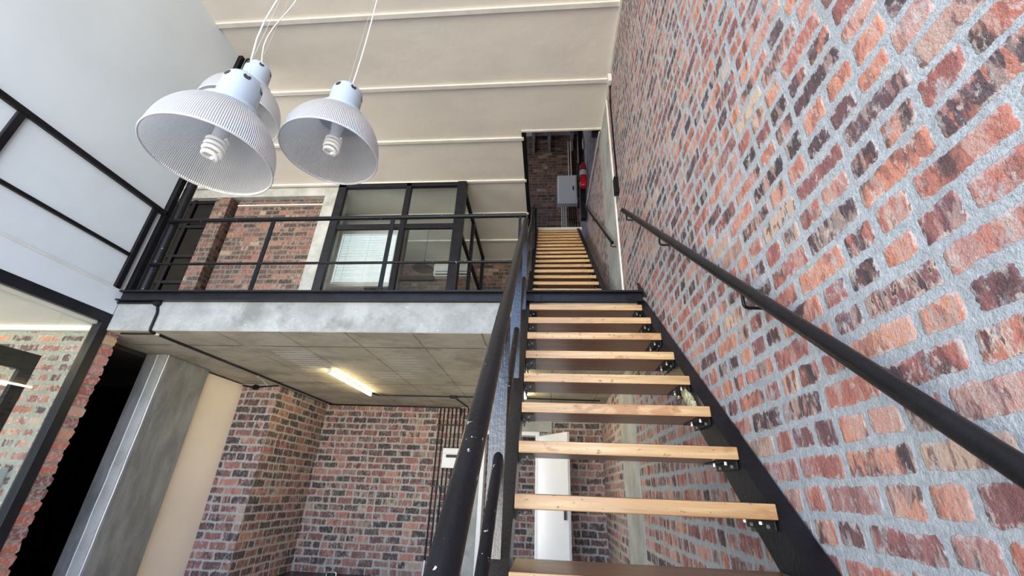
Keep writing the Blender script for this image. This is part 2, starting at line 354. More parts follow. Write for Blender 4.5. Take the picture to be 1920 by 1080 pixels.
def TUBE(bm, pts, r, seg=12, cap=True):
    pts = [Vector(p) for p in pts]; rings = []
    n = len(pts); prev = None
    for i, p in enumerate(pts):
        d = (pts[min(i+1, n-1)] - pts[max(i-1, 0)]).normalized()
        if prev is None:
            a = d.cross(Vector((0, 0, 1)))
            if a.length < .05: a = d.cross(Vector((1, 0, 0)))
            a.normalize()
        else: a = (prev - d*prev.dot(d)).normalized()
        prev = a; b_ = d.cross(a)
        rr = r[i] if isinstance(r, (list, tuple)) else r
        rings.append([bm.verts.new(p + (a*math.cos(t) + b_*math.sin(t))*rr) for t in [2*PI*k/seg for k in range(seg)]])
    for i in range(n-1):
        for k in range(seg):
            bm.faces.new((rings[i][k], rings[i][(k+1) % seg], rings[i+1][(k+1) % seg], rings[i+1][k]))
    if cap: bm.faces.new(rings[0][::-1]); bm.faces.new(rings[-1])
def LATHE(bm, prof, seg=48, origin=(0, 0, 0), close=False):
    ox, oy, oz = origin; rings = []
    for r, z in prof:
        if r < 1e-5: rings.append([bm.verts.new((ox, oy, oz+z))])
        else: rings.append([bm.verts.new((ox+r*math.cos(2*PI*k/seg), oy+r*math.sin(2*PI*k/seg), oz+z)) for k in range(seg)])
    for a, b_ in zip(rings, rings[1:]):
        for k in range(seg):
            k2 = (k+1) % seg
            if len(a) == 1 and len(b_) == 1: continue
            if len(a) == 1: bm.faces.new((a[0], b_[k], b_[k2]))
            elif len(b_) == 1: bm.faces.new((a[k], b_[0], a[k2]))
            else: bm.faces.new((a[k], b_[k], b_[k2], a[k2]))
def PRISM(bm, poly, z0, z1, ax='z'):
    """extrude a 2D polygon; ax z: (x,y) poly, ax x: (y,z) poly, ax y: (x,z) poly"""
    f = {'z': lambda a, b_, c: (a, b_, c), 'x': lambda a, b_, c: (c, a, b_), 'y': lambda a, b_, c: (a, c, b_)}[ax]
    A = [bm.verts.new(f(p[0], p[1], z0)) for p in poly]; D = [bm.verts.new(f(p[0], p[1], z1)) for p in poly]
    n = len(poly)
    bm.faces.new(A); bm.faces.new(D[::-1])
    for i in range(n): bm.faces.new((A[i], A[(i+1) % n], D[(i+1) % n], D[i]))
def fillet(pts, r=.04, n=5):
    pts = [Vector(p) for p in pts]; out = [pts[0]]
    for a, b_, c in zip(pts, pts[1:], pts[2:]):
        u = (a-b_); v = (c-b_); ru = min(r, u.length*.45); rv = min(r, v.length*.45)
        p, q = b_+u.normalized()*ru, b_+v.normalized()*rv
        for i in range(n+1):
            t = i/n; out.append((1-t)**2*p + 2*t*(1-t)*b_ + t*t*q)
    out.append(pts[-1]); return out

def obj(name, bm, m, parent=None, smooth=False, bevel=0., loc=None, mats=None):
    bmesh.ops.recalc_face_normals(bm, faces=bm.faces)
    me = bpy.data.meshes.new(name); bm.to_mesh(me); bm.free()
    for mm in (mats or [m]): me.materials.append(mm if not isinstance(mm, str) else M[mm])
    if smooth:
        for p in me.polygons: p.use_smooth = True
        try: me.set_sharp_from_angle(angle=math.radians(38))
        except Exception: pass
    o = bpy.data.objects.new(name, me); COL.objects.link(o)
    if loc: o.location = loc
    if parent:
        o.parent = parent
        if not loc: o.matrix_parent_inverse = parent_world(parent).inverted()
    if bevel:
        md = o.modifiers.new('bevel', 'BEVEL'); md.width = bevel; md.segments = 2; md.limit_method = 'ANGLE'; md.angle_limit = math.radians(40)
    return o
def parent_world(p):
    m = Matrix.LocRotScale(p.location, p.rotation_euler, p.scale)
    if p.parent: m = parent_world(p.parent) @ p.matrix_parent_inverse @ m
    return m
def NEW(): return bmesh.new()
def tag(o, label, cat, group=None, kind=None):
    o['label'] = label; o['category'] = cat
    if group: o['group'] = group
    if kind: o['kind'] = kind
    return o
def thing(name, loc, label, cat, group=None):
    o = bpy.data.objects.new(name, None); o.empty_display_size = .1; COL.objects.link(o); o.location = loc
    return tag(o, label, cat, group)
def boxes(*bs):
    bm = NEW()
    for b in bs: B(bm, *b)
    return bm
def struct(name, bm, m, parent=None, label=None, **k):
    o = obj(name, bm, m, parent, **k); o['kind'] = 'structure'
    return o
def copy_tree(o, parent=None):
    c = o.copy(); COL.objects.link(c); c.parent = parent
    for ch in list(o.children): copy_tree(ch, c)
    return c

# ---------------------------------------------------------------- the setting
XR, XL = .80, -3.86
YF, ZL, ZS, ZC, YB, YU, YUB = 3.165, 1.495, 1.135, 4.80, 6.53, 5.70, 8.50
FRONT = -2.1
struct('floor', boxes((-8.2, 1.05, FRONT, 9.0, FLOOR-.15, FLOOR)), 'floor')
struct('wall_right', boxes((XR, 1.05, FRONT, 8.75, FLOOR, 9.0)), 'brick_right')
struct('trim_1', boxes((XR-.012, XR+.01, 4.03, 4.80, FLOOR, ZC)), 'pilaster')               # flush concrete pier in the side wall
struct('trim_2', boxes((XR-.016, XR, 4.015, 4.045, ZL+.02, 4.75)), 'batten')
struct('wall_left', boxes((XL-.2, XL, FRONT, 3.18, 1.27, ZC)), 'white')
# main ceiling with the stair opening cut out of it
HX, HY = -.33, 4.57
struct('ceiling', boxes((-8.2, XR, FRONT, HY, ZC, ZC+.16), (-8.2, HX, HY, YUB, ZC, ZC+.16)), 'ceiling')
for k in range(-3, 7):
    y = 2.80 + .947*k
    if y < FRONT: continue
    xe = XR if y < HY-.02 else HX-.02
    x0 = XL if y < 3.1 else -8.1
    if k == 6: y -= .06
    struct('trim_%d' % (k+10), boxes((x0, xe, y-.028, y+.028, ZC-.026, ZC)), 'batten', bevel=.004)
struct('trim_3', boxes((XR-.02, XR, FRONT, HY, ZC-.05, ZC)), 'batten')
struct('trim_4', boxes((HX-.05, HX, HY-.0, YUB, ZC-.01, ZC+.34)), 'black')                   # dark left side of the opening
struct('trim_5', boxes((HX-.05, XR, HY-.03, HY, ZC-.012, ZC+.16)), 'batten')
# mezzanine slab: cast front face and shuttered underside
struct('wall_landing_edge', boxes((XL+.01, XR-.003, YF, YF+.30, ZS, ZL-.005)), 'concrete')
struct('ceiling_mezzanine_soffit', boxes((-8.2, XR, YF+.004, YUB, ZS-.003, ZL-.01)), 'soffit')
struct('wall_mezzanine_back', boxes((-8.2, XR, YUB, YUB+.25, ZL, 9.0)), 'brick_up')
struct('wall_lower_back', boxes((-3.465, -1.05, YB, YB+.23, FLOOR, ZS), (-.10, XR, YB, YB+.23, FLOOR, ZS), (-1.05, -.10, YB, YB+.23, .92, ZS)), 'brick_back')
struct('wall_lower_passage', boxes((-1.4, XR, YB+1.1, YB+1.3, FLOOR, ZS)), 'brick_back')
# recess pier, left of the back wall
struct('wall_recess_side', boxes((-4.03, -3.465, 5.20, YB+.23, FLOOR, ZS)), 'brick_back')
struct('wall_cream_panel', boxes((-4.05, -3.955, 4.47, 5.20, FLOOR, ZS-.02)), 'cream')
# unlit room behind the column, its lack of light put into dark surface colours
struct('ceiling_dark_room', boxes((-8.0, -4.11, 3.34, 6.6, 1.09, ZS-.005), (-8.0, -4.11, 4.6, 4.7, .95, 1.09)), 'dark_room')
struct('wall_dark_room', boxes((-8.1, -8.0, 3.4, 8.5, FLOOR, ZS-.005), (-8.0, -4.06, 6.6, 6.7, FLOOR, ZS-.005), (-8.0, -4.06, 3.34, 6.6, FLOOR+.001, FLOOR+.012)), 'void')  # walls and floor sheet coloured near black in place of shade
# brick wall of the next room with its toothed free end
wn_ = struct('wall_next_room', boxes((-8.2, -3.842, 3.18, 3.292, FLOOR, ZS)), 'brick_shop')
z = FLOOR; random.seed(3); bm = NEW(); k = 0
while z < ZS-.02:
    zt = min(z+.0864, ZS); j = [random.uniform(-.008, .008) for _ in range(4)]
    pr = [(3.178, z+.014), (3.186, z+.007), (3.288+j[0], z+.007+j[2]*.4), (3.300+j[0], z+.018), (3.303+j[1], zt-.020), (3.290+j[1], zt-.008), (3.186, zt-.007+j[3]*.4), (3.178, zt-.014)]
    PRISM(bm, pr, -3.95, -3.836+j[3]*.3, 'x')
    z = zt
struct('wall_next_room_brick_ends', bm, 'brick_ends', wn_, bevel=.004)
struct('ceiling_next_room', boxes((-8.2, XL-.01, FRONT, 3.2, 1.165, 1.26)), 'ceiling')
struct('trim_6', boxes((-8.2, XL-.03, 3.13, 3.18, 1.115, 1.165)), 'batten', bevel=.006)
struct('wall_next_room_end', boxes((-8.2, -8.1, FRONT, 3.2, FLOOR, 1.2)), 'white')
# mezzanine upper wall: concrete frame around brick, brick pier, dark window
struct('wall_upper_frame', boxes((-3.93, -3.66, YU, YU+.3, ZL, ZC), (-8.1, -3.93, YU, YU+.3, 4.60, ZC)), 'pilaster')
struct('wall_upper_brick', boxes((-5.60, -3.93, YU+.10, YU+.25, ZL, 4.60)), 'brick_up')
struct('trim_7', boxes((-5.60, -3.93, YU+.085, YU+.10, 4.47, 4.49)), 'batten')
struct('wall_upper_pier', boxes((-5.95, -5.68, YU-.02, YU+.3, ZL, 4.58)), 'brick_up')
struct('wall_mezzanine_left', boxes((-8.2, -8.1, 3.2, YUB, ZL, ZC)), 'cream')
struct('wall_upper_dark_room', boxes((-8.0, -5.6, 7.6, 7.7, ZL, ZC)), 'void')  # near black in place of the shade behind the window
# stair head room above the opening
struct('ceiling_stair_head', boxes((-3.0, XR, 3.6, YUB, 8.75, 8.85)), 'ceiling')
struct('wall_stair_head_baffle', boxes((-3.1, -3.0, 3.6, 6.1, ZC+.16, 8.85), (-3.1, -3.0, 8.0, YUB, ZC+.16, 8.85), (-3.1, -3.0, 6.1, 8.0, 7.9, 8.85), (-3.1, -3.0, 6.1, 8.0, ZC+.16, 6.1)), 'cream')  # unseen wall added to cut the daylight, its gap sized for brightness
struct('wall_stair_head_front', boxes((-3.0, XR, 3.5, 3.6, ZC+.16, 8.85)), 'cream')
for i, x in enumerate((-.36, .06, .66)):
    bm = NEW(); B(bm, x-.045, x+.045, 3.6, YUB, 8.55, 8.75); B(bm, x-.03, x+.03, YUB-.07, YUB, 8.15, 8.56)
    tag(obj('roof_rafter', bm, 'column'), ['grey roof rafter at left edge of the stair opening', 'grey roof rafter in the middle above the stair head', 'grey roof rafter beside the wiring at right of the stair head'][i], 'rafter', 'rafters over the stair head')

# left wall: glass shopfront below, black bars over white boards above
w1 = struct('window_1', boxes((XL-.05, XL+.03, FRONT, 3.18, 1.19, 1.275), (XL-.05, XL+.03, 3.10, 3.18, FLOOR, 1.19)), 'black_soft', bevel=.004)
struct('window_frame_trim', boxes((XL-.10, XL-.05, FRONT, 3.16, 1.155, 1.19)), 'batten', w1)
struct('window_pane', boxes((XL-.012, XL-.004, FRONT, 3.10, FLOOR, 1.19)), 'glass', w1)
d1 = struct('door_1', boxes((XL-.14, XL-.09, 1.9, 2.90, .69, .82), (XL-.13, XL-.09, 2.81, 2.90, FLOOR, .69), (XL-.14, XL-.09, 1.9, 2.02, FLOOR, .69)), 'black_soft', bevel=.004)
struct('door_pane', boxes((XL-.12, XL-.11, 2.02, 2.81, FLOOR, .69)), 'glass', d1)
sh = thing('panel_framing', (XL, 1.9, 1.27), 'black steel bars crossing the white boards high on the left wall', 'wall framing')
o = obj('infill_board', boxes((XL, XL+.012, FRONT, 3.12, 1.50, 2.36)), 'board', sh)
obj('shadow_gap_strip', boxes((XL, XL+.034, FRONT, 3.16, 1.490, 1.503)), 'pvc', sh)  # grey strip painted in for the shadow gap above the ledge
obj('bottom_ledge', boxes((XL, XL+.028, FRONT, 3.16, 1.275, 1.495)), 'board', sh, bevel=.003)
for nm, b_ in (('top_rail', (XL, XL+.045, FRONT, 3.20, 2.36, 2.405)), ('middle_rail', (XL, XL+.035, FRONT, 3.08, 1.815, 1.845))):
    obj(nm, boxes(b_), 'black', sh, bevel=.003)
for y in (1.92, 3.085, .6, -.7):
    obj('upright', boxes((XL, XL+.04, y-.024, y+.024, 1.5, 2.36)), 'black', sh, bevel=.003)
tag(obj('corner_flat_bar', boxes((XL-.02, XL+.045, 3.185, 3.235, ZL, ZC)), 'black'), 'flat black steel bar closing the free end of the white left wall', 'steel bar')
bm = NEW(); TUBE(bm, [(-3.775, 3.27, ZL), (-3.775, 3.27, ZC)], .046, 24)
tag(obj('steel_post', bm, 'black_rail', smooth=True), 'round black steel post at the left end of the landing railing', 'post')
# steel channel along the landing edge
bm = NEW(); B(bm, XL+.01, .775, YF-.05, YF, ZL-.012, ZL+.002); B(bm, XL+.01, .775, YF-.008, YF, ZL-.085, ZL); B(bm, XL+.01, .775, YF-.05, YF, ZL-.095, ZL-.083)
tag(obj('landing_edge_channel', bm, 'black_soft', bevel=.002), 'long black steel channel capping the concrete landing edge', 'steel channel')
bm = NEW(); PRISM(bm, [(YF-.06, ZL-.06), (YF+.10, ZL+.0), (YF+.16, ZL+.17)], .775, .795, 'x')
tag(obj('gusset_plate', bm, 'black'), 'small pointed black steel plate on the brick wall at the landing', 'steel plate')

# concrete column with its chamfered corner
bm = NEW(); PRISM(bm, [(-4.105, 3.875), (-3.965, 3.875), (-3.955, 3.888), (-3.872, 3.888), (-3.86, 3.90), (-3.885, 4.49), (-4.105, 4.49)], FLOOR, ZS-.002)
cl = tag(obj('concrete_column', bm, 'column', bevel=.006), 'grey concrete column under the landing beside the dark opening', 'column')
bm = NEW(); B(bm, -3.962, -3.870, 3.866, 3.884, FLOOR, ZS-.006); o = obj('lit_corner_strip', bm, 'pilaster', cl, bevel=.003); o['label'] = 'smooth strip down the column corner, paler to stand for light on it'  # paler concrete paints in the light on the angled corner
for x0, y0 in ((-3.968, 3.868), (-3.866, 3.884)):
    bm = NEW(); pp = []
    for i in range(26): pp.append((x0+random.uniform(-.003, .003), y0, FLOOR+(ZS-.01-FLOOR)*i/25))
    TUBE(bm, pp, .0055, 6); o = obj('pale_arris', bm, 'white_gloss', cl); o['label'] = 'ragged white line down the column corner'

# ---------------------------------------------------------------- staircases
RUN, RISE = .205, .188
def nose(y): return -.007 + .917*(y-1.546)
def xl(y): return -.11 - .0197*(y-1.546)
def channel(bm, xin, sgn, y0, y1, top=-.05, dep=.20, fl=.075, zf=nose, xo=None):
    """C-channel: web inner face at xin(y), flanges pointing outwards (sgn)"""
    def sec(y):
        xi = xin(y); z = zf(y)+top; t = .008
        return [(xi, z), (xi+sgn*fl, z), (xi+sgn*fl, z-.012), (xi+sgn*t, z-.012), (xi+sgn*t, z-dep+.012), (xi+sgn*fl, z-dep+.012), (xi+sgn*fl, z-dep), (xi, z-dep)], y
    R = []
    for y in (y0, y1):
        s, yy = sec(y); R.append([bm.verts.new((a, yy, b_)) for a, b_ in s])
    n = 8
    for i in range(n): bm.faces.new((R[0][i], R[0][(i+1) % n], R[1][(i+1) % n], R[1][i]))
    bm.faces.new(R[0]); bm.faces.new(R[1][::-1])
random.seed(11)
def tread(stair, k, y, z, x0, x1, depth=.262, th=.046, brackets=True):
    bm = NEW(); j = random.uniform(-.004, .004)
    vs = B(bm, x0, x1, 0, depth, -th, 0)
    bm.faces.ensure_lookup_table()
    front = [f for f in bm.faces if all(abs(v.co.y) < 1e-6 for v in f.verts)][0]; front.material_index = 1
    for v in bm.verts: v.co.y += j*(1 if v.co.x > 0 else -1)
    o = obj('tread', bm, None, None, bevel=.0035, mats=['wood_dark', 'wood'])
    o.parent = stair; o.location = Vector((0, y, z)) - stair.location
    if brackets:
        for side, xi, sg in (('l', x0, 1), ('r', x1, -1)):
            b2 = NEW()
            PRISM(b2, [(xi, -th), (xi+sg*.055, -th), (xi+sg*.055, -th-.006), (xi+sg*.006, -th-.006), (xi+sg*.006, -th-.032), (xi, -th-.032)], .02, depth-.03, 'y')
            o2 = obj('bracket', b2, 'black', None, bevel=.0015); o2.parent = o
            for yy in (.06, depth-.08):
                for p, q in (((xi+sg*.03, yy, -th-.016), (xi+sg*.03, yy, -th-.004)), ((xi+sg*.004, yy, -th-.021), (xi+sg*.012, yy, -th-.021))):
                    b3 = NEW(); TUBE(b3, [p, q], .0065, 6); o3 = obj('bolt', b3, 'zinc', None); o3.parent = o2
    return o
st = thing('staircase', (.3, -.09, FLOOR), 'lower flight of open pine treads rising to the landing', 'staircase')
for k in range(-6, 10):
    if k < 1 and k != 0: pass
    y = 1.546 + RUN*(k-2); z = -.007 + RISE*(k-2)
    if z < FLOOR+.05: continue
    tread(st, k, y, z, xl(y)+.002, .718)
y0, y1 = -.02, YF+.02
bm = NEW(); channel(bm, lambda y: .72, 1, .0, YF-.01, fl=.072); o = obj('stringer', bm, 'black', st, bevel=.002); o['label'] = 'black channel stringer on the brick wall side'
bm = NEW(); channel(bm, xl, -1, .0, YF-.01, fl=.07); o = obj('stringer', bm, 'black_post', st, bevel=.002); o['label'] = 'black channel stringer under the handrail'
for x in (.66, xl(3.1)+.06):
    obj('hanger_plate', boxes((x-.03, x+.03, YF-.062, YF-.052, ZL-.105, ZL-.045)), 'black', st, bevel=.002)

su = thing('staircase', (.25, 3.8, ZL), 'upper flight of open pine treads climbing through the ceiling opening', 'staircase')
def xlu(y): return -.165 - .006*(y-4.2)
def noseu(y): return 2.036 + .942*(y-4.20)
for k in range(-2, 15):
    y = 4.20+.2*k; z = noseu(y)
    tread(su, k, y, z, xlu(y)+.002, .598, depth=.25, th=.042, brackets=(k < 8))
bm = NEW(); channel(bm, lambda y: .60, 1, 3.84, 7.2, fl=.055, zf=noseu, top=-.0, dep=.2); obj('stringer', bm, 'black', su, bevel=.002)['label'] = 'black stringer on the wall side'
bm = NEW(); channel(bm, xlu, -1, 3.84, 7.2, fl=.055, zf=noseu, top=.02, dep=.21); obj('stringer', bm, 'black', su, bevel=.002)['label'] = 'black stringer on the open side'
obj('top_landing_board', boxes((-.28, .70, 7.17, 7.9, 4.80, 4.86)), 'pvc', su)

# left stair railing
rl = thing('stair_railing', (-.16, 1.0, -.5), 'black pipe stair railing with flat posts on the left of the lower flight', 'railing')
def hx(y): return -.150-.02*(y-1)
def hz(y): return .930*y-.735
bm = NEW(); TUBE(bm, [(hx(y), y, hz(y)) for y in [-.2+.115*i for i in range(31)]], .0245, 24)
obj('handrail', bm, 'black_rail', rl, smooth=True)['label'] = 'chipped black pipe handrail'
bm = NEW(); TUBE(bm, [(hx(y)+.004, y+.01, .917*y-1.2) for y in (-.1, 1.0, 2.0, 3.02)], .0165, 16); obj('mid_rail', bm, 'black_rail', rl, smooth=True)
for y in (.62, 1.42, 2.20, 3.0):
    x = hx(y)
    bm = NEW(); B(bm, x-.029, x+.026, y-.006, y+.006, nose(y)-.26, hz(y)-.012); obj('post', bm, 'black_post', rl, bevel=.0015)

# upper flight railing on its open side
ru = thing('stair_railing', (-.22, 4.0, ZL), 'black pipe railing along the open side of the upper flight', 'railing')
bm = NEW(); TUBE(bm, [(-.225-.01*(y-4), y, noseu(y)+.62) for y in (3.35, 4.2, 5.2, 6.2, 7.0)], .02, 16); obj('handrail', bm, 'black_rail', ru, smooth=True)
bm = NEW(); TUBE(bm, [(-.225-.01*(y-4), y, noseu(y)+.30) for y in (3.55, 4.2, 5.2, 6.2, 7.0)], .013, 12); obj('mid_rail', bm, 'black_rail', ru, smooth=True)
for y in (3.75, 4.7, 5.7, 6.7):
    obj('post', boxes((-.25, -.20, y-.006, y+.006, noseu(y)-.02, noseu(y)+.61)), 'black_post', ru)

# landing balustrade
bl = thing('balustrade', (-2.0, 3.21, ZL), 'black steel balustrade along the landing edge', 'balustrade')
YR = 3.21
bm = NEW(); TUBE(bm, [(-3.77, YR, 2.305), (-.19, YR, 2.315)], .0215, 20); obj('top_rail', bm, 'black_rail', bl, smooth=True)
bm = NEW(); TUBE(bm, [(-3.77, YR, 1.812), (-.26, YR, 1.82)], .0125, 16); obj('mid_rail', bm, 'black_rail', bl, smooth=True)
for x in (-2.665, -1.465): obj('post', boxes((x-.02, x+.02, YR-.006, YR+.006, ZL, 2.295)), 'black', bl, bevel=.001)
bm = NEW(); B(bm, -.262, -.238, YR-.012, YR+.012, ZL, 2.295); BAR(bm, (-.25, YR, 2.10), (-.19, YR, 2.19), .012, .02); obj('post', bm, 'black', bl, bevel=.001)

# wall handrails
def wall_rail(x, p, q, r, ys, label, zf, xw=XR):
    t = thing('wall_handrail', ((x+xw)/2, (p[0]+q[0])/2, (p[1]+q[1])/2), label, 'handrail', None)
    bm = NEW(); TUBE(bm, [(x, p[0], p[1]), (x, q[0], q[1])], r, 24); obj('rail', bm, 'black_rail' if r < .02 else 'black', t, smooth=True)
    for y in ys:
        z = zf(y); bm = NEW()
        TUBE(bm, fillet([(x, y, z-r*.6), (x, y+.012, z-r-.055), (xw+.004, y+.012, z-r-.055)], .02), .0062, 10)
        TUBE(bm, [(xw-.004, y+.012, z-r-.055), (xw, y+.012, z-r-.055)], .02, 12)
        obj('wall_bracket', bm, 'black', t, smooth=True)
    return t
zr = lambda y: .35 + .915*(y-1.045)
zr = lambda y: 1.10 + .925*(y-1.86)
wall_rail(.70, (.15, zr(.15)), (3.24, zr(3.24)), .0215, (.5, 1.42, 2.28, 3.12), 'thick black pipe handrail on the brick wall beside the lower flight', zr)
zu = lambda y: 2.55 + .95*(y-4.08)
wall_rail(.73, (4.08, zu(4.08)), (7.7, zu(7.7)), .018, (4.16, 5.6, 7.0), 'thin black pipe handrail on the wall beside the upper flight', zu)

# ---------------------------------------------------------------- pendant lamps
def pendant(loc, label, first=None):
    x, y, z = loc
    if first is None:
        t = thing('pendant_lamp', loc, label, 'lamp', 'ribbed dome pendant lamps')
        bm = NEW(); prof = []
        for i in range(25):
            a = i/24*math.radians(74); prof.append((.222*math.cos(a)**.62 if i else .222, .215*math.sin(a)/math.sin(math.radians(74))))
        prof = [(.098+.124*(1-(i/24)**2.5)**.90, .244*(i/24)) for i in range(25)]
        LATHE(bm, prof, 220)
        sh_ = obj('dome_shade', bm, 'dome', None, smooth=True); sh_.parent = t
        md = sh_.modifiers.new('thickness', 'SOLIDIFY'); md.thickness = .003
        bm = NEW(); ring = [(.222*math.cos(2*PI*k/96), .222*math.sin(2*PI*k/96), 0) for k in range(97)]
        TUBE(bm, ring, .0036, 8, cap=False); o = obj('rim', bm, 'acrylic', None, smooth=True); o.parent = sh_
        bm = NEW()
        LATHE(bm, [(.0, .232), (.098, .232), (.114, .237), (.116, .253), (.106, .262), (.092, .264), (.085, .273), (.079, .287), (.077, .402), (.074, .422), (.065, .437), (.050, .447), (.03, .452), (0, .453)], 64)
        cp_ = obj('lamp_cap', bm, 'lamp_cap', None, smooth=True); cp_.parent = t
        for k in range(6):
            bm = NEW(); a = 2*PI*k/6+.35; zc = .402; rr = .0745
            n = Vector((math.cos(a)*.96, math.sin(a)*.96, .20)).normalized(); c = Vector((math.cos(a)*.0725, math.sin(a)*.0735, .404))
            TUBE(bm, [c-n*.006, c+n*.004], .0145, 16)
            o = obj('vent_hole', bm, 'rubber', None); o.parent = cp_; o['label'] = 'round black vent hole'
        bm = NEW(); LATHE(bm, [(0, .10), (.022, .10), (.026, .115), (.026, .15), (.03, .17), (.03, .235)], 32); o = obj('lamp_holder', bm, 'white_gloss', None, smooth=True); o.parent = t
        bm = NEW(); hp = []
        for i in range(121):
            s = i/120; a = s*2*PI*4.2; rad = .028 - .010*max(0, (s-.72)/.28)**1.5
            hp.append((rad*math.cos(a), rad*math.sin(a), .102-.083*s))
        hp += [(0.008, 0, .016)]
        hp = [(a_*1.18, b_*1.18, c_*1.1-.012) for a_, b_, c_ in hp]; TUBE(bm, hp, .0078, 10); o = obj('spiral_bulb', bm, 'bulb', None, smooth=True); o.parent = t
    else:
        t = copy_tree(first); t.location = loc; t['label'] = label
    return t
def cord(loc, wob, base):
    x, y, z = loc; bm = NEW(); pts = []
    L = ZC - z
    for i in range(25):
        s = i/24; w = math.sin(min(1, s*2.6)*PI*1.6)*wob*(1-s)
        pts.append((x+.012+w, y+w*.3, z+L*s))
    TUBE(bm, pts, .0036, 8)
    return bm
LAMPS = [((-1.312, 1.153, 1.12), 'largest looking ribbed dome pendant, hanging nearest the left wall'),
         ((-1.046, 1.462, 1.43), 'ribbed dome pendant on the right, hanging clear of the other two'),
         ((-1.872, 1.70, 1.985), 'ribbed dome pendant half hidden behind the nearest one')]
p0 = None; wobs = (-.045, .006, -.05)
for i, (l, lab) in enumerate(LAMPS):
    p = pendant(l, lab, p0) if p0 else pendant(l, lab)
    if p0 is None: p0 = p
for i, (l, lab) in enumerate(LAMPS):
    par = [o for o in bpy.data.objects if o.name.startswith('pendant_lamp') and (o.location-Vector(l)).length < 1e-4][0]
    obj('cord', cord((l[0], l[1], l[2]+.447), wobs[i], 0), 'white_gloss', par, smooth=True)
    bm = NEW(); TUBE(bm, [(l[0]-.012, l[1], l[2]+.447), (l[0]-.006, l[1], ZC)], .0011, 6); obj('suspension_wire', bm, 'zinc', par)

# ---------------------------------------------------------------- tube lights under the slab
def tube_light(x, y0, y1, z, label):
    t = thing('tube_light', (x, (y0+y1)/2, z), label, 'light', 'bare tube lights')
    obj('batten_body', boxes((x-.009, x+.009, y0+.02, y1-.02, z-.022, z)), 'white_gloss', t, bevel=.004)
    bm = NEW(); TUBE(bm, [(x, y0+.015, z-.036), (x, y1-.015, z-.036)], .0135, 16); obj('tube', bm, 'tube', t, smooth=True)
    obj('end_cap', boxes((x-.018, x+.018, y0, y0+.022, z-.052, z)), 'pvc', t, bevel=.003)
    obj('end_cap', boxes((x-.018, x+.018, y1-.022, y1, z-.052, z)), 'pvc', t, bevel=.003)
tube_light(-2.375, 4.33, 5.56, ZS-.004, 'lit fluorescent tube on the concrete soffit left of the handrail')
tube_light(-.285, 4.33, 5.56, ZS-.004, 'lit fluorescent tube glimpsed between the stair treads')
tube_light(-5.20, 1.6, 2.8, 1.165, 'fluorescent tube in the room behind the left glass')

# ---------------------------------------------------------------- conduits
def conduit(pts, r, label, m='black', boxes_=(), cat='conduit', f=.03, saddles=0):
    t = thing('conduit', pts[0], label, cat)
    bm = NEW(); TUBE(bm, fillet(pts, f), r, 10); obj('pipe', bm, m, t, smooth=True)
    for b_ in boxes_:
        obj('junction_box', boxes(b_), m, t, bevel=.006)
    return t
zc = ZS-.014
t = conduit([(-3.84, YF-.012, 1.388), (-3.45, YF-.012, 1.388), (-3.41, YF-.012, 1.30), (-3.41, YF-.012, 1.122), (-3.41, 3.30, zc), (-3.36, 6.50, zc-.006)], .0105,
        'black conduit bending over the left end of the concrete beam and along the soffit')
bm = NEW(); TUBE(bm, [(-3.445, YF-.03, 1.385), (-3.445, YF, 1.385)], .032, 20); obj('junction_box', bm, 'black', t, smooth=True)
bm = NEW(); TUBE(bm, [(-3.405, YF+.05, zc), (-3.402, YF+.075, zc)], .0125, 12); obj('white_coupling', bm, 'white_gloss', t)
conduit([(-3.74, 3.22, zc), (-3.43, 3.22, zc)], .008, 'short black conduit on the soffit edge by the dark opening')
t = conduit([(-3.95, 5.185, 1.108), (-3.80, 5.18, 1.085), (-3.62, 5.17, 1.10), (-3.47, 5.19, 1.118)], .010, 'black cable with a round box across the top of the brick pier')
bm = NEW(); TUBE(bm, [(-3.76, 5.15, 1.085), (-3.76, 5.19, 1.085)], .034, 16); obj('junction_box', bm, 'black', t, smooth=True)
conduit([(-3.43, YB-.02, zc), (-1.32, YB-.02, zc-.005), (-1.30, YB-.02, 1.02)], .009, 'black conduit along the top of the lower back wall')
conduit([(-2.36, 5.57, zc), (-2.33, 5.69, zc), (-1.27, 5.69, zc), (-.40, 5.69, zc), (.70, 5.75, zc)], .008, 'black conduit crossing the soffit from the lit tube', boxes_=[(-1.32, -1.22, 5.65, 5.73, ZS-.035, ZS-.003)])
conduit([(-1.27, 5.73, zc), (-1.20, YB-.05, zc), (-1.20, YB-.02, 1.05), (-1.22, YB-.02, .6)], .009, 'black conduit from the soffit box to the wall pipes')
for k in range(7):
    x = -1.635+.062*k
    conduit([(x, YB-.014, ZS-.02-.01*(k % 2)), (x+.0, YB-.014, .5), (x, YB-.014, FLOOR+.01)], .0105,
            ['leftmost of the black wall conduits beside the white breaker box', 'second black wall conduit from the left', 'third black wall conduit from the left', 'middle one of the seven black wall conduits', 'third black wall conduit from the right', 'second black wall conduit from the right', 'rightmost black wall conduit nearest the handrail'][k])
for z in (.86, .02):
    tag(obj('conduit_strap', boxes((-1.66, -1.24, YB-.028, YB-.002, z-.008, z+.008)), 'black'), 'black strap holding the wall conduits %s the breaker box' % ('above' if z > .5 else 'below'), 'strap', 'conduit straps')
bb = tag(obj('breaker_box', boxes((-1.52, -1.20, YB-.10, YB-.028, .26, .53)), 'white_gloss', bevel=.01), 'white breaker box mounted over the black wall conduits', 'breaker box')
obj('switch_strip', boxes((-1.46, -1.27, YB-.106, YB-.098, .40, .44)), 'rubber', bb)
obj('cover_flap', boxes((-1.50, -1.22, YB-.112, YB-.10, .455, .515)), 'white_gloss', bb, bevel=.004)
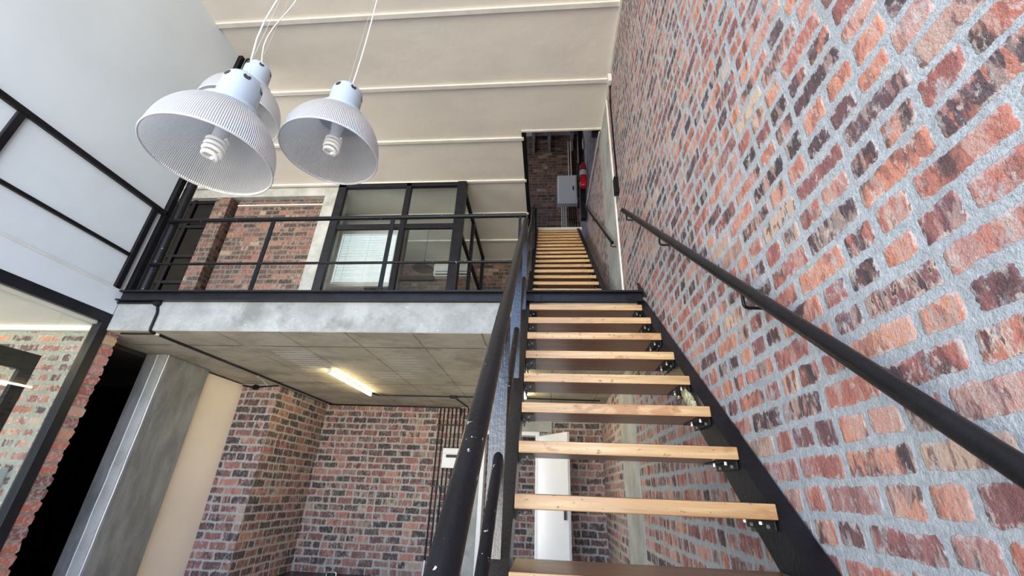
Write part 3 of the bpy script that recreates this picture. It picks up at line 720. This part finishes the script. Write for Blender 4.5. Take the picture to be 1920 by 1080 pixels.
# right wall wiring
t = conduit([(XR-.012, 3.62, ZC-.03), (XR-.012, 3.78, 4.45), (XR-.012, 3.80, 3.25)], .010, 'thin black conduit running down the brick wall from the ceiling')
sb = tag(obj('switch_box', boxes((XR-.05, XR, 3.775, 3.855, 3.02, 3.24)), 'black', bevel=.006), 'black switch box with white edge high on the brick wall', 'switch box')
obj('white_side', boxes((XR-.045, XR-.004, 3.857, 3.885, 3.04, 3.20)), 'white_gloss', sb, bevel=.004)
tag(obj('connector_box', boxes((XR-.045, XR-.0, 3.60, 3.68, 4.60, 4.73)), 'white_gloss', bevel=.006), 'white connector box where the wall meets the ceiling', 'connector box')
conduit([(XR-.03, 4.62, ZC+.0), (XR-.03, 5.6, 4.94), (XR-.03, 7.41, 5.2)], .014, 'long pale conduit slanting up the side wall by the opening', m='pvc')
tag(obj('camera_box', boxes((XR-.12, XR-.02, 4.75, 4.85, 4.92, 5.03)), 'rubber', bevel=.01), 'small black box under the corner of the stair opening', 'box')
# stair head: column, extinguisher, board
tag(obj('steel_column', boxes((XR-.13, XR-.02, 6.86, 6.98, 4.87, 8.55)), 'black_soft', bevel=.003), 'slim dark steel column at the top of the stairs', 'column')
fe = thing('fire_extinguisher', (XR-.095, 6.50, 5.33), 'red fire extinguisher hanging on the wall at the stair head', 'fire extinguisher')
bm = NEW(); LATHE(bm, [(0, 0), (.055, 0), (.068, .015), (.070, .04), (.070, .48), (.064, .53), (.04, .565), (.022, .58), (.022, .61), (0, .61)], 32, (XR-.095, 6.50, 5.33)); obj('cylinder', bm, 'red', fe, smooth=True)
bm = NEW(); LATHE(bm, [(.0715, .26), (.0715, .38)], 32, (XR-.095, 6.50, 5.33)); obj('paper_label', bm, 'white_gloss', fe, smooth=True)['label'] = 'white paper label'
bm = NEW(); BAR(bm, (XR-.095, 6.50, 5.93), (XR-.095, 6.50, 5.99), .03, .03, (0, 1, 0)); BAR(bm, (XR-.095, 6.51, 5.985), (XR-.095, 6.38, 6.03), .02, .012); BAR(bm, (XR-.095, 6.51, 5.965), (XR-.095, 6.40, 5.955), .02, .010); obj('valve_handle', bm, 'rubber', fe)
bm = NEW(); TUBE(bm, fillet([(XR-.095, 6.47, 5.96), (XR-.185, 6.46, 5.90), (XR-.185, 6.46, 5.6), (XR-.175, 6.46, 5.45)], .05), .010, 10); obj('hose', bm, 'rubber', fe, smooth=True)
tag(obj('wall_sign', boxes((XR-.05, XR-.03, 6.72, 6.84, 6.62, 6.82)), 'white_gloss'), 'small white sign above the red fire extinguisher', 'sign')
db = thing('distribution_board', (.5, 8.45, 6.35), 'pale grey distribution board on the brick wall at the stair head', 'electrical box')
obj('enclosure', boxes((.26, .74, YUB-.16, YUB, 6.35, 7.22)), 'grey_metal', db, bevel=.006)
obj('door_panel', boxes((.285, .715, YUB-.172, YUB-.16, 6.40, 7.19)), 'grey_metal', db, bevel=.006)
obj('latch', boxes((.63, .66, YUB-.182, YUB-.172, 6.74, 6.86)), 'rubber', db)
for i, (x, m_) in enumerate(((.36, 'pvc'), (.41, 'pvc'), (.46, 'pvc'), (.55, 'black'), (.60, 'black'), (.65, 'black'), (.70, 'black'))):
    conduit([(x, YUB-.02, 4.9), (x, YUB-.02, 6.36)], .013, '%s conduit below the distribution board, number %s from the left' % (('pale' if m_ == 'pvc' else 'black'), ['one', 'two', 'three', 'four', 'five', 'six', 'seven'][i]), m=m_)
for i, (x, m_) in enumerate(((.56, 'pvc'), (.62, 'pvc'), (.68, 'black'), (.73, 'black'))):
    conduit([(x, YUB-.02, 7.21), (x, YUB-.02, 8.5)], .013, ['left pale conduit rising from the distribution board', 'right pale conduit rising from the distribution board', 'left black conduit rising from the distribution board', 'right black conduit rising from the distribution board'][i], m=m_)

# ---------------------------------------------------------------- lower door
sur = struct('trim_20', boxes((-1.13, -.97, YB-.02, YB+.235, FLOOR, .93), (-.97, .07, YB-.02, YB+.235, .80, .99)), 'pilaster')
d2 = struct('door_2', boxes((-.97, -.91, YB-.015, YB+.2, FLOOR, .80), (-.17, -.11, YB-.015, YB+.2, FLOOR, .80), (-.91, -.17, YB-.015, YB+.2, .745, .80)), 'white_gloss', bevel=.004)
bm = NEW(); leaf = [(-.125, YB-.03), (-.105, YB-.065), (.31, YB-.60), (.275, YB-.625)]
PRISM(bm, [(-.14, YB-.02), (-.105, YB-.02), (.295, YB-.62), (.262, YB-.645)], FLOOR+.01, .735)
lf = struct('door_leaf', bm, 'white_gloss', d2, bevel=.003); lf['label'] = 'white door leaf standing open'
bm = NEW(); B(bm, .205, .235, YB-.66, YB-.61, -.30, -.13); TUBE(bm, [(.225, YB-.63, -.18), (.20, YB-.69, -.18), (.13, YB-.60, -.18)], .009, 10); struct('door_handle', bm, 'rubber', d2)
tag(obj('wall_box', boxes((-4.36, -4.09, 3.12, 3.18, -.17, .02)), 'grey_metal', bevel=.006), 'pale grey box on the brick wall behind the glass door', 'electrical box')
bm = NEW(); TUBE(bm, fillet([(-3.37, 4.62, ZS-.03), (-3.41, 4.66, ZS-.045), (-3.45, 4.78, ZS-.02), (-3.50, 5.02, ZS-.06)], .05), .0035, 6)
tag(obj('cable_tie', bm, 'pvc', smooth=True), 'loose pale cable tie hanging from the soffit conduit', 'cable tie')
# low dark counter at the foot of the back wall
ct = thing('counter', (-2.4, 6.2, FLOOR), 'dark counter at the foot of the lower back wall', 'counter')
obj('worktop', boxes((-3.45, -1.72, 6.12, 6.51, -1.12, -1.08)), 'black', ct, bevel=.004)
obj('cabinet_body', boxes((-3.44, -1.74, 6.15, 6.51, FLOOR, -1.12)), 'black_soft', ct)
bm = NEW(); TUBE(bm, fillet([(-2.85, 6.30, -1.08), (-2.85, 6.30, -1.035), (-2.72, 6.30, -1.035), (-2.72, 6.30, -1.08)], .03), .009, 10)
tag(obj('bent_tap', bm, 'zinc', smooth=True), 'small metal hoop on the dark counter', 'tap')
bm = NEW(); TUBE(bm, [(-1.62, 6.38, FLOOR), (-1.60, 6.38, -.86)], .012, 12); tag(obj('white_pipe', bm, 'white_gloss', smooth=True), 'short white upright pipe near the foot of the handrail', 'pipe')
tag(obj('foam_filler', (lambda bm: (bmesh.ops.create_icosphere(bm, subdivisions=4, radius=1), [setattr(v, 'co', Vector((.712+v.co.x*.022, 2.19+v.co.y*.10, .435+v.co.z*.04+v.co.y*.085)) + Vector((0, random.uniform(-.006, .006), random.uniform(-.006, .006)))) for v in bm.verts], bm)[2])(NEW()), 'foam'), 'lump of yellowish filler between stringer and brick wall', 'filler')

# ---------------------------------------------------------------- mezzanine office
og = thing('glass_partition', (-2.5, YU-.04, ZL), 'black framed glass office front on the mezzanine', 'glass partition')
yg0, yg1 = YU-.09, YU-.01
obj('post', boxes((-3.66, -3.52, yg0, yg1, ZL, ZC-.03)), 'black_soft', og, bevel=.004)
obj('post', boxes((-1.53, -1.38, yg0-.02, yg1+.04, ZL, ZC-.03)), 'black_soft', og, bevel=.004)
obj('mullion', boxes((-2.435, -2.345, yg0, yg1, ZL, ZC-.03)), 'black_soft', og, bevel=.004)
obj('head_rail', boxes((-3.66, -1.38, yg0, yg1, ZC-.10, ZC-.027)), 'black_soft', og, bevel=.004)
obj('transom', boxes((-3.52, -1.53, yg0+.01, yg1-.01, 3.83, 3.92)), 'black_soft', og, bevel=.004)
obj('sill_rail', boxes((-3.52, -1.53, yg0+.01, yg1-.01, ZL, ZL+.1)), 'black_soft', og, bevel=.004)
for x0, x1 in ((-3.52, -2.435), (-2.345, -1.53)):
    for z0, z1 in ((ZL+.1, 3.83), (3.92, ZC-.10)):
        obj('glass_pane', boxes((x0, x1, YU-.054, YU-.048, z0, z1)), 'glass', og)
sg = thing('glass_partition', (-1.44, 7.0, ZL), 'black framed glass side screen running back from the office corner', 'glass partition')
obj('head_rail', boxes((-1.485, -1.425, YU+.03, 8.2, ZC-.09, ZC-.027)), 'black_soft', sg)
obj('transom', boxes((-1.485, -1.425, YU+.03, 8.2, 3.84, 3.90)), 'black_soft', sg)
obj('mullion', boxes((-1.485, -1.425, 6.78, 6.86, ZL, ZC-.03)), 'black_soft', sg)
obj('post', boxes((-1.49, -1.42, 8.14, 8.22, ZL, ZC-.03)), 'black_soft', sg)
for y0, y1 in ((YU+.03, 6.78), (6.86, 8.14)):
    for z0, z1 in ((ZL, 3.84), (3.90, ZC-.09)):
        obj('glass_pane', boxes((-1.458, -1.452, y0, y1, z0, z1)), 'glass', sg)
# office window with blind
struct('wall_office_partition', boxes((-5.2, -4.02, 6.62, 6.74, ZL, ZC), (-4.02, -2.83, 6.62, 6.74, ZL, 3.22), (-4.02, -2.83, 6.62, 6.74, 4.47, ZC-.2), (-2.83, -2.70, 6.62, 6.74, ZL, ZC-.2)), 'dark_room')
w2 = struct('window_2', boxes((-4.02, -3.97, 6.60, 6.70, 3.22, 4.47), (-2.88, -2.83, 6.60, 6.70, 3.22, 4.47), (-3.97, -2.88, 6.60, 6.70, 4.42, 4.47), (-4.05, -2.83, 6.55, 6.70, 3.22, 3.28)), 'pvc')
struct('window_pane', boxes((-3.97, -2.88, 6.70, 6.71, 3.28, 4.42)), 'daywin', w2)
vb = thing('window_blind', (-3.42, 6.62, 3.35), 'white slatted blind over the bright office window', 'blind')
n = 34
for i in range(n):
    z = 3.35+(4.39-3.35)*i/n
    bm = NEW(); BAR(bm, (-3.955, 6.635, z), (-2.895, 6.635, z), .0016, .027, (0, .35, 1)); obj('slat', bm, 'slat', vb)
obj('headrail', boxes((-3.96, -2.89, 6.61, 6.66, 4.385, 4.42)), 'white_gloss', vb)
for x in (-3.80, -3.40, -3.02): obj('ladder_cord', boxes((x-.002, x+.002, 6.622, 6.626, 3.35, 4.39)), 'pvc', vb)
obj('bottom_rail', boxes((-3.955, -2.895, 6.62, 6.65, 3.325, 3.345)), 'white_gloss', vb)
# air conditioner
ac = thing('air_conditioner', (-2.1, 8.4, 4.36), 'white wall air conditioner behind the office glass', 'air conditioner')
bm = NEW(); PRISM(bm, [(YUB, 4.36), (YUB-.15, 4.36), (YUB-.20, 4.42), (YUB-.21, 4.60), (YUB-.18, 4.67), (YUB, 4.68)], -2.60, -1.70, 'x'); obj('casing', bm, 'white_gloss', ac, bevel=.01)
obj('louvre', boxes((-2.55, -1.75, YUB-.20, YUB-.16, 4.385, 4.40)), 'rubber', ac)
obj('louvre', boxes((-2.55, -1.75, YUB-.214, YUB-.205, 4.45, 4.462)), 'rubber', ac)
tag(obj('pipe_boxing', boxes((-4.2, -2.62, YUB-.07, YUB, 4.30, 4.42)), 'dark_room'), 'dark horizontal duct beside the air conditioner', 'duct')
ol = thing('pendant_lamp', (-2.34, 7.0, 3.9), 'dark dish pendant seen through the office glass', 'lamp')
bm = NEW(); LATHE(bm, [(0, .06), (.05, .055), (.14, .03), (.20, 0), (.205, 0), (.14, .04), (.05, .068), (0, .07)], 40, (-2.40, 7.0, 3.82)); obj('dish_shade', bm, 'dark_room', ol, smooth=True)
bm = NEW(); LATHE(bm, [(0, .06), (.028, .06), (.03, .15), (.012, .19), (0, .19)], 20, (-2.40, 7.0, 3.82)); obj('lamp_cap', bm, 'rubber', ol, smooth=True)
bm = NEW(); TUBE(bm, [(-2.40, 7.0, 4.0), (-2.40, 7.0, ZC)], .004, 8); obj('cord', bm, 'rubber', ol)
# dark window left of the brick pier
w3 = NEW()
for x in (-7.6, -7.1, -6.70, -6.44, -5.99): B(w3, x-.03, x+.03, YU+.06, YU+.12, ZL, 4.60)
for z in (1.7, 2.35, 2.92, 3.42, 4.02, 4.55): B(w3, -8.1, -5.96, YU+.065, YU+.115, z-.025, z+.025)
w3o = struct('window_3', w3, 'black')
struct('window_pane', boxes((-8.1, -5.96, YU+.088, YU+.092, ZL, 4.6)), 'glass_dark', w3o)
